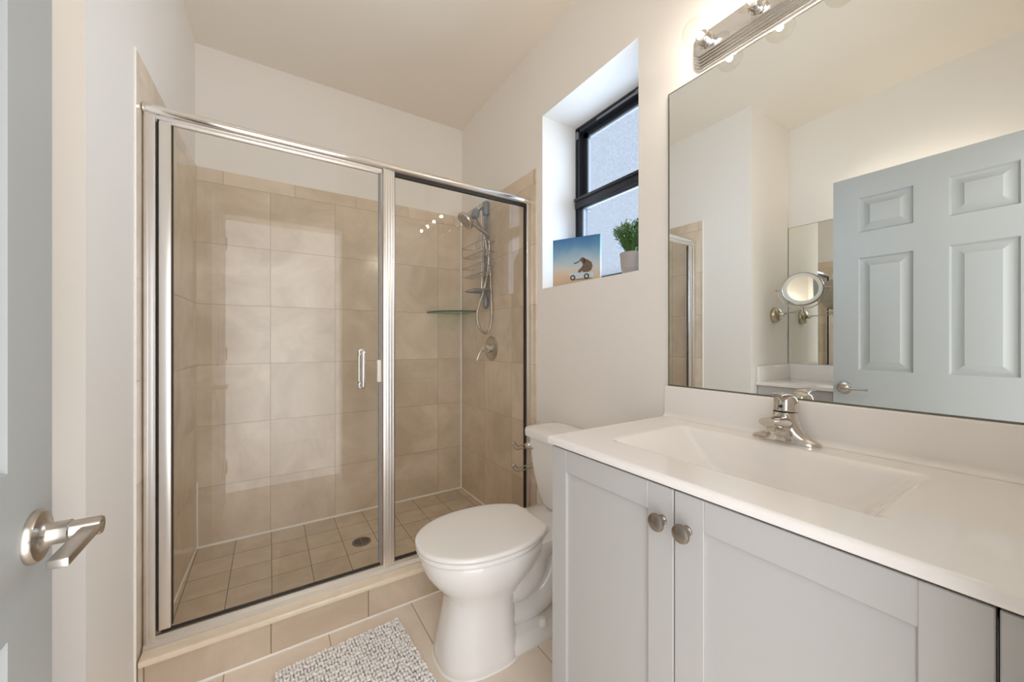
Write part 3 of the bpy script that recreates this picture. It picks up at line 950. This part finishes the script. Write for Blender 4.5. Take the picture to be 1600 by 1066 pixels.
# vanity lights: the bar above the big mirror and its twin above the recess mirror
def light_bar(X0, S, LY0, LY1, power, label):
    vl = thing('vanity_light', (X0, (LY0 + LY1) / 2, 2.036), label, 'wall lamp')
    z0_, z1_ = 2.036, 2.140
    b = MB()
    lay = [(0.000, 0.012, 0.000), (0.010, 0.020, 0.005), (0.018, 0.028, 0.010), (0.026, 0.036, 0.014), (0.034, 0.044, 0.018)]
    for x0, x1, ins in lay:      # stepped bar with rounded ends
        r_ = (z1_ - z0_) / 2 - ins
        zc_ = (z0_ + z1_) / 2
        ring = []
        e = min(0.022, r_) * 0.98
        for (cy_, cz_, st) in ((LY1 - ins * 0.8 - e, z1_ - ins - e, 0), (LY0 + ins * 0.8 + e, z1_ - ins - e, 1), (LY0 + ins * 0.8 + e, z0_ + ins + e, 2), (LY1 - ins * 0.8 - e, z0_ + ins + e, 3)):
            for k in range(9):
                t = st * PI / 2 + PI / 2 * k / 8
                ring.append((cy_ + e * math.cos(t), cz_ + e * math.sin(t)))
        rr = [(x0, 0), (x1 - 0.003, 0), (x1 - 0.001, 0.001), (x1, 0.003)]
        cyc = (LY0 + LY1) / 2

        def shr(p, s_):
            dy, dz = p[0] - cyc, p[1] - zc_
            return (cyc + dy * (1 - s_ / abs(LY1 - cyc)), zc_ + dz * (1 - s_ / r_))
        b.rings([[Vector((X0 + S * (0.0005 + x),) + shr(p, s_)) for p in ring] for x, s_ in rr])
    build('back_plate', b, M['plate'], vl, smooth=40)
    for k in range(4):
        y = LY1 - 0.060 - 0.148 * k
        zb = 2.090
        b = MB().lathe([(0.024, 0.0425), (0.024, 0.048), (0.0195, 0.052), (0.0195, 0.074), (0.0175, 0.076), (0.0, 0.0755)], (X0, y, zb), (S, 0, 0), 28)
        build('socket', b, M['chrome'], vl)
        cx = X0 + S * 0.104
        b = MB()
        pf = [(0.0135, 0.070)]
        for j in range(1, 19):
            a = PI * (0.13 + 0.87 * j / 18)
            pf.append((0.0385 * math.sin(a), 0.104 - 0.0385 * math.cos(a)))
        b.lathe(pf, (X0, y, zb), (S, 0, 0), 32)
        bu = build('bulb', b, M['bulbglass'], vl, label='clear globe bulb')
        b = MB().lathe([(0.011, 0.072), (0.011, 0.082), (0.006, 0.088), (0, 0.089)], (X0, y, zb), (S, 0, 0), 16)
        build('bulb_base', b, M['rubber'], bu)
        b = MB().sphere((cx, y, zb), 0.0075, 12, (1, 1, 1))
        build('filament', b, M['filament'], bu)
        ld = bpy.data.lights.new('bulb_light', 'POINT')
        ld.energy = power
        ld.color = (1.0, 0.925, 0.82)
        ld.shadow_soft_size = 0.009
        lo_ = bpy.data.objects.new('bulb_light', ld)
        COL.objects.link(lo_)
        lo_.location = Vector((cx, y, zb)) - WL[vl.name]
        lo_.parent = vl


light_bar(0.0, -1, 0.165, 0.728, BULB_POWER, 'chrome light bar with clear globe bulbs above the large wall mirror')
light_bar(XR, 1, 0.300, 0.863, RECESS_BULB_POWER, 'chrome light bar above the recess mirror, hidden by the open door')

# ------------------------------------------------------------------ open door
DXF = -1.463
dth = 0.035
dor = thing('door_1', (DXF - dth / 2, 0.05, 0.01), 'white six-panel door standing open at the left', 'door')
dor['kind'] = 'structure'
DY0, DY1 = 0.048, 0.802
b = MB()


def panel_face(b, y0, y1, z0, z1, x, sgn):
    """moulded raised panel: groove and bevelled field, seen on a face at x looking along sgn"""
    lv = [(0.0, 0.0), (0.003, -0.0004), (0.010, -0.0120), (0.018, -0.0130), (0.022, -0.0125), (0.048, -0.0022), (0.049, -0.0012), (0.051, -0.0010)]
    rings = [[Vector((x + sgn * d, yy, zz)) for yy, zz in ((y0 + i, z0 + i), (y1 - i, z0 + i), (y1 - i, z1 - i), (y0 + i, z1 - i))] for i, d in lv]
    b.rings(rings, cap0=False, cap1=True)


ys = [DY0, 0.172, 0.377, 0.487, 0.698, DY1]
zs = [0.012, 0.24, 0.79, 0.982, 1.589, 1.719, 1.910, 2.027]
for sgn, x in ((1, DXF), (-1, DXF - dth)):
    for i in range(5):
        for j in range(7):
            if i in (1, 3) and j in (1, 3, 5):
                panel_face(b, ys[i], ys[i + 1], zs[j], zs[j + 1], x, sgn)
            else:
                b.quad((x, ys[i], zs[j]), (x, ys[i + 1], zs[j]), (x, ys[i + 1], zs[j + 1]), (x, ys[i], zs[j + 1]))
xa, xb = DXF - dth, DXF
b.quad((xa, DY0, zs[0]), (xb, DY0, zs[0]), (xb, DY0, zs[-1]), (xa, DY0, zs[-1]))
b.quad((xa, DY1, zs[0]), (xb, DY1, zs[0]), (xb, DY1, zs[-1]), (xa, DY1, zs[-1]))
b.quad((xa, DY0, zs[0]), (xb, DY0, zs[0]), (xb, DY1, zs[0]), (xa, DY1, zs[0]))
b.quad((xa, DY0, zs[-1]), (xb, DY0, zs[-1]), (xb, DY1, zs[-1]), (xa, DY1, zs[-1]))
bmesh.ops.remove_doubles(b.bm, verts=b.bm.verts, dist=0.0001)
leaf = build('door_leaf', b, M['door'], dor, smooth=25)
HY, HZ = 0.752, 0.886
for sgn, x in ((1, DXF), (-1, DXF - dth)):
    b = MB().lathe([(0.034, 0.0), (0.034, 0.004), (0.031, 0.008), (0.022, 0.0095), (0.017, 0.012), (0.0145, 0.016), (0.0145, 0.033), (0.013, 0.034), (0.013, 0.0345), (0.0125, 0.036), (0.0125, 0.061), (0.0115, 0.063), (0.008, 0.0625), (0, 0.0615)], (x, HY, HZ), (sgn, 0, 0), 36)
    hdl = build('lever_handle', b, M['brushed'], dor, label='brushed nickel lever handle')
    xx = x + sgn * 0.0550
    b = MB().box((xx - 0.0100, HY - 0.107, HZ - 0.0050), (xx + 0.0085, HY + 0.004, HZ + 0.0055), 0.0012)
    build('lever', b, M['brushed'], hdl, smooth=30)
b = MB().box((DXF - 0.029, DY1 - 0.001, 0.857), (DXF - 0.006, DY1 + 0.0012, 0.915), 0.0004, 1)
build('latch_plate', b, M['brushed'], dor)
for z in (0.25, 1.05, 1.83):
    b = MB().tube([(DXF + 0.004, DY0 - 0.006, z - 0.045), (DXF + 0.004, DY0 - 0.006, z + 0.045)], 0.006, 10)
    build('hinge', b, M['brushed'], dor)

# ------------------------------------------------------------------ second vanity in the recess
rc = thing('recess_cabinet', (-1.88, 0.65, 0), 'white cabinet in the recess behind the open door', 'cabinet')
RFX = -1.650
RY0, RY1 = YF + 0.004, YC - 0.002
b = MB().box((XR + 0.004, RY0, 0.0), (RFX - 0.02, RY1, 0.838))
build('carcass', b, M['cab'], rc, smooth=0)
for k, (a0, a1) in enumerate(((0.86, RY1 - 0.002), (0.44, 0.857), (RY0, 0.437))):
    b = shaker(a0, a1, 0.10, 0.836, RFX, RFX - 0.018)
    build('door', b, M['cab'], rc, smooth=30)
rt = thing('recess_countertop', (-1.88, 0.65, 0.84), 'white countertop in the recess behind the open door', 'countertop')
b = MB().box((XR + 0.002, RY0, 0.8385), (-1.628, RY1, 0.862), 0.004)
build('slab', b, M['marble'], rt, smooth=35)
b = MB().box((XR + 0.002, RY0, 0.8605), (XR + 0.020, RY1, 0.970), 0.003).box((XR + 0.018, RY1 - 0.020, 0.8605), (-1.640, RY1, 0.968), 0.003)
build('splash', b, M['marble'], rt, smooth=35)
b = MB().box((XR + 0.0005, 0.10, 0.974), (XR + 0.0055, YC - 0.004, 2.000))
m2 = build('recess_mirror', b, M['mirror'], smooth=0, label='frameless mirror on the recess wall behind the open door', cat='mirror')
b = MB().box((XR + 0.0005, YC - 0.005, 0.974), (XR + 0.0062, YC - 0.0025, 2.000)).box((XR + 0.0005, 0.10, 1.9985), (XR + 0.0062, YC - 0.0025, 2.001))
build('edge', b, M['mirroredge'], m2, smooth=0)

# makeup mirror on the recess side wall
mk = thing('makeup_mirror', (-1.90, YC, 1.33), 'round nickel swing-arm makeup mirror with a white ring', 'makeup mirror')
b = MB().lathe([(0.054, 0.0005), (0.056, 0.006), (0.054, 0.022), (0.044, 0.036), (0.022, 0.042), (0.0, 0.043)], (-1.90, YC, 1.33), (0, -1, 0), 36)
b.box((-1.912, YC - 0.066, 1.318), (-1.888, YC - 0.036, 1.345), 0.004)
build('wall_mount', b, M['brass'], mk)
jx = Vector((-1.848, 1.085, 1.350))
b = MB().tube([(-1.90, YC - 0.055, 1.336), (-1.872, 1.15, 1.342), tuple(jx)], 0.0045, 10)
b.lathe([(0.0085, -0.022), (0.0085, 0.022)], tuple(jx), n=16)
build('arm', b, M['brushed'], mk)
nrm = Vector((0.90, -0.40, 0.13)).normalized()
sidev = Vector((0, 0, 1)).cross(nrm).normalized()
upv = nrm.cross(sidev).normalized()
mc = jx + Vector((0, 0, 0.146)) + nrm * 0.0
b = MB()
yk = []
for k in range(25):
    t = PI + PI * k / 24
    yk.append(mc + sidev * (0.136 * math.cos(t)) + Vector((0, 0, 1)) * (0.136 * math.sin(t) + 0.0))
b.tube(yk, 0.0042, 8)
for s_ in (-1, 1):
    b.tube([mc + sidev * (s_ * 0.116), mc + sidev * (s_ * 0.145)], 0.005, 8)
    b.sphere(mc + sidev * (s_ * 0.145), 0.008, 10)
build('yoke', b, M['brushed'], mk)
b = MB().lathe([(0.100, -0.012), (0.114, -0.010), (0.117, 0.0), (0.114, 0.010), (0.109, 0.011), (0.107, 0.0085), (0.0, 0.0085)], mc, nrm, 48)
rm = build('mirror_frame', b, M['brushed'], mk)
b = MB().lathe([(0.1075, 0.0088), (0.1065, 0.0105), (0.086, 0.0105), (0.0855, 0.0088)], mc, nrm, 48)
build('white_ring', b, M['ring'], mk, label='white frosted ring around the glass')
b = MB().lathe([(0.086, 0.0088), (0.0858, 0.0098), (0.0, 0.0098)], mc, nrm, 48)
build('mirror_glass', b, M['mirror'], mk)

# ------------------------------------------------------------------ on the window sill
# canvas: (s, t) run along the picture's width and height in metres
cx0, cy0, cx1, cy1 = 0.030, 1.526, 0.140, 1.302
L_ = math.hypot(cx1 - cx0, cy1 - cy0)
cu = Vector(((cx1 - cx0) / L_, (cy1 - cy0) / L_, 0))
cn = Vector((cu.y, -cu.x, 0))
if cn.x > 0:
    cn = -cn
CO = Vector((cx0, cy0, WZ0 + 0.0005))


def cp(s_, t, d_=0.0):
    return CO + cu * s_ + Vector((0, 0, t)) + cn * d_


N, Lk = None, None
mp.use_nodes = True
N = mp.node_tree.nodes
Lk = mp.node_tree.links
P = N['Principled BSDF']
P.inputs['Roughness'].default_value = 0.7
geo = N.new('ShaderNodeNewGeometry')
sep = N.new('ShaderNodeSeparateXYZ')
Lk.new(geo.outputs['Position'], sep.inputs[0])
mr = N.new('ShaderNodeMapRange')
mr.inputs['From Min'].default_value = WZ0
mr.inputs['From Max'].default_value = WZ0 + 0.25
Lk.new(sep.outputs['Z'], mr.inputs['Value'])
nz = N.new('ShaderNodeTexNoise')
nz.inputs['Scale'].default_value = 14
nz.inputs['Detail'].default_value = 4
Lk.new(geo.outputs['Position'], nz.inputs['Vector'])
ad = N.new('ShaderNodeMath')
ad.operation = 'MULTIPLY_ADD'
ad.inputs[1].default_value = 0.22
Lk.new(nz.outputs['Fac'], ad.inputs[0])
sb = N.new('ShaderNodeMath')
sb.operation = 'SUBTRACT'
sb.inputs[1].default_value = 0.11
Lk.new(mr.outputs[0], sb.inputs[0])
Lk.new(sb.outputs[0], ad.inputs[2])
cr = N.new('ShaderNodeValToRGB')
el = cr.color_ramp.elements
el[0].position = 0.0
el[0].color = lin(200, 172, 142)
el[1].position = 1.0
el[1].color = lin(58, 112, 170)
for pos, c in ((0.22, lin(214, 192, 166)), (0.36, lin(205, 203, 200)), (0.55, lin(168, 194, 208)), (0.78, lin(104, 152, 190))):
    e = el.new(pos)
    e.color = c
Lk.new(ad.outputs[0], cr.inputs[0])
Lk.new(cr.outputs[0], P.inputs['Base Color'])
b = MB().prism([cp(0, 0), cp(0.25, 0), cp(0.25, 0.245), cp(0, 0.245)], -cn * 0.018)
pic = build('canvas_print', b, mp, base=tuple(cp(0.125, 0, -0.009)), smooth=0, label='small square canvas of an elephant riding a toy car', cat='picture')
M['eleph'] = mat('print_brown', lin(112, 92, 80), 0.7, noise=0.35, nscale=70)
M['carp'] = mat('print_car', lin(196, 212, 224), 0.7, noise=0.12, nscale=70)
M['tyre'] = mat('print_dark', lin(62, 52, 48), 0.7)
M['hubp'] = mat('print_hub', lin(205, 196, 182), 0.7)
M['shad'] = mat('print_ground', lin(150, 122, 96), 0.7)
PD = 0.0006


def decal(name, poly, m, d_):
    b = MB().prism([cp(s_, t, 0.0) for s_, t in poly], cn * d_)
    return build(name, b, m, pic, smooth=0)


def disc(c, rx, rz, n=24):
    return [(c[0] + rx * math.cos(2 * PI * k / n), c[1] + rz * math.sin(2 * PI * k / n)) for k in range(n)]


decal('printed_ground', disc((0.160, 0.0335), 0.055, 0.0045), M['shad'], 0.0003)
decal('printed_car', [(0.094, 0.0675), (0.1476, 0.0655), (0.2143, 0.0623), (0.2172, 0.0473), (0.2143, 0.0390), (0.1701, 0.0365), (0.121, 0.0360), (0.0959, 0.0401)], M['carp'], 0.0006)
for c in ((0.1095, 0.0432), (0.1813, 0.0452)):
    decal('printed_wheel', disc(c, 0.0140, 0.0140), M['tyre'], 0.0010)
    decal('printed_hub', disc(c, 0.0075, 0.0075), M['hubp'], 0.0013)
decal('printed_elephant', [(0.1141, 0.1199), (0.1202, 0.1102), (0.1343, 0.1145), (0.1495, 0.1243), (0.1589, 0.1133), (0.1626, 0.1022), (0.1533, 0.0888), (0.14, 0.0794), (0.1362, 0.0683), (0.1476, 0.065), (0.1589, 0.074), (0.1645, 0.0663), (0.1942, 0.0664), (0.207, 0.0764), (0.2125, 0.0935), (0.207, 0.1117), (0.1923, 0.1239), (0.1775, 0.1309), (0.1645, 0.1412), (0.1514, 0.1374), (0.1438, 0.1257), (0.1286, 0.1194), (0.121, 0.1166), (0.1164, 0.1222)], M['eleph'], 0.0010)
decal('printed_ear', [(0.1645, 0.1333), (0.1757, 0.1293), (0.1751, 0.115), (0.1690, 0.107), (0.1626, 0.1236)], M['tyre'], 0.0012)

# potted plant
PC = Vector((0.100, 1.078, WZ0 + 0.0005))
pl = thing('potted_plant', tuple(PC), 'small leafy green plant in a round grey pot on the window sill', 'potted plant')
b = MB().lathe([(0.036, 0), (0.039, 0.002), (0.043, 0.030), (0.0445, 0.032), (0.0455, 0.036), (0.0500, 0.094), (0.0515, 0.098), (0.0500, 0.101), (0.0470, 0.099), (0.0455, 0.090), (0.0, 0.090)], PC, n=40)
build('pot', b, M['pot'], pl)
b = MB().lathe([(0.0452, 0.0905), (0.0440, 0.0925), (0, 0.094)], PC, n=28)
build('soil', b, M['soil'], pl)
b = MB()
stems = MB()
rnd = random.Random(3)
for i in range(92):
    ang = rnd.uniform(0, 2 * PI)
    sp_ = rnd.uniform(0.0, 1.0) ** 0.7
    top = PC + Vector((math.cos(ang) * 0.086 * sp_, math.sin(ang) * 0.086 * sp_, 0.145 + 0.10 * (1 - 0.55 * sp_ ** 2) * rnd.uniform(0.6, 1.0)))
    base_ = PC + Vector((math.cos(ang) * 0.022 * sp_, math.sin(ang) * 0.022 * sp_, 0.092))
    mid = base_.lerp(top, 0.5) + Vector((0, 0, 0.012))
    pth = catmull([base_, mid, top], 5)
    stems.tube(pth, 0.0011, 4)
    for j in range(12):
        t = 0.30 + 0.70 * j / 11
        k = min(len(pth) - 1, int(t * (len(pth) - 1)))
        p = pth[k]
        ax = (pth[min(k + 1, len(pth) - 1)] - pth[max(k - 1, 0)]).normalized()
        sd = ax.orthogonal()
        sd.rotate(Matrix.Rotation(rnd.uniform(0, 2 * PI), 3, ax))
        dirv = (ax * 0.75 + sd * rnd.uniform(0.5, 0.9)).normalized()
        wv = dirv.cross(sd).normalized() if dirv.cross(sd).length > 1e-4 else dirv.orthogonal()
        ln = rnd.uniform(0.016, 0.026)
        w = 0.0032
        nv = dirv.cross(wv) * 0.0012
        pts = [p, p + dirv * ln * 0.4 + wv * w, p + dirv * ln, p + dirv * ln * 0.4 - wv * w]
        q1 = p + dirv * ln * 0.4 + nv
        vsx = [b.bm.verts.new(x) for x in pts + [q1]]
        for tri in ((0, 1, 4), (1, 2, 4), (2, 3, 4), (3, 0, 4), (0, 3, 2, 1)):
            b.bm.faces.new([vsx[x] for x in tri])
build('leaves', b, M['leaf'], pl, smooth=0)['kind'] = 'stuff'
build('stems', stems, M['leaf'], pl, smooth=0)

# ------------------------------------------------------------------ bath rug
rug_c = Vector((-0.955, 1.215, 0.0))
RW, RL = 0.425, 0.625
RM = Matrix.Translation(rug_c) @ Matrix.Rotation(math.radians(4.0), 4, 'Z')
rug = build('bath_rug', MB().box((-RW / 2, -RL / 2, 0.0005), (RW / 2, RL / 2, 0.009), 0.004).xf(RM), M['rugbase'], base=tuple(rug_c), label='grey chenille bath rug in front of the shower step', cat='rug')
me = bpy.data.meshes.new('tuft')
b = MB()
rnd = random.Random(11)
unit = []
nseg = 6
proto = bmesh.new()
bmesh.ops.create_icosphere(proto, subdivisions=1, radius=1.0)
pv = [v.co.copy() for v in proto.verts]
pf_ = [[v.index for v in f.verts] for f in proto.faces]
proto.free()
nx, ny = 42, 38
for i in range(nx):
    for j in range(ny):
        x = -RW / 2 + 0.004 + (RW - 0.008) * (i + rnd.uniform(-0.15, 0.15)) / (nx - 1)
        y = -RL / 2 + 0.005 + (RL - 0.010) * (j + rnd.uniform(-0.2, 0.2)) / (ny - 1)
        ed = 1.0
        rot = Matrix.Rotation(rnd.uniform(-0.5, 0.5) + (0.4 if rnd.random() < 0.3 else 0), 4, 'Z') @ Matrix.Rotation(rnd.uniform(-0.35, 0.35), 4, 'X')
        sc = Matrix.Diagonal((0.0056 * rnd.uniform(0.85, 1.1), 0.0100 * rnd.uniform(0.8, 1.25), 0.0085 * rnd.uniform(0.8, 1.15), 1))
        mt = RM @ Matrix.Translation((x, y, 0.0125 + rnd.uniform(-0.001, 0.003))) @ rot @ sc
        vv = [b.bm.verts.new(mt @ c) for c in pv]
        for f in pf_:
            b.bm.faces.new([vv[k] for k in f])
build('pile', b, M['rug'], rug, smooth=180)['kind'] = 'stuff'
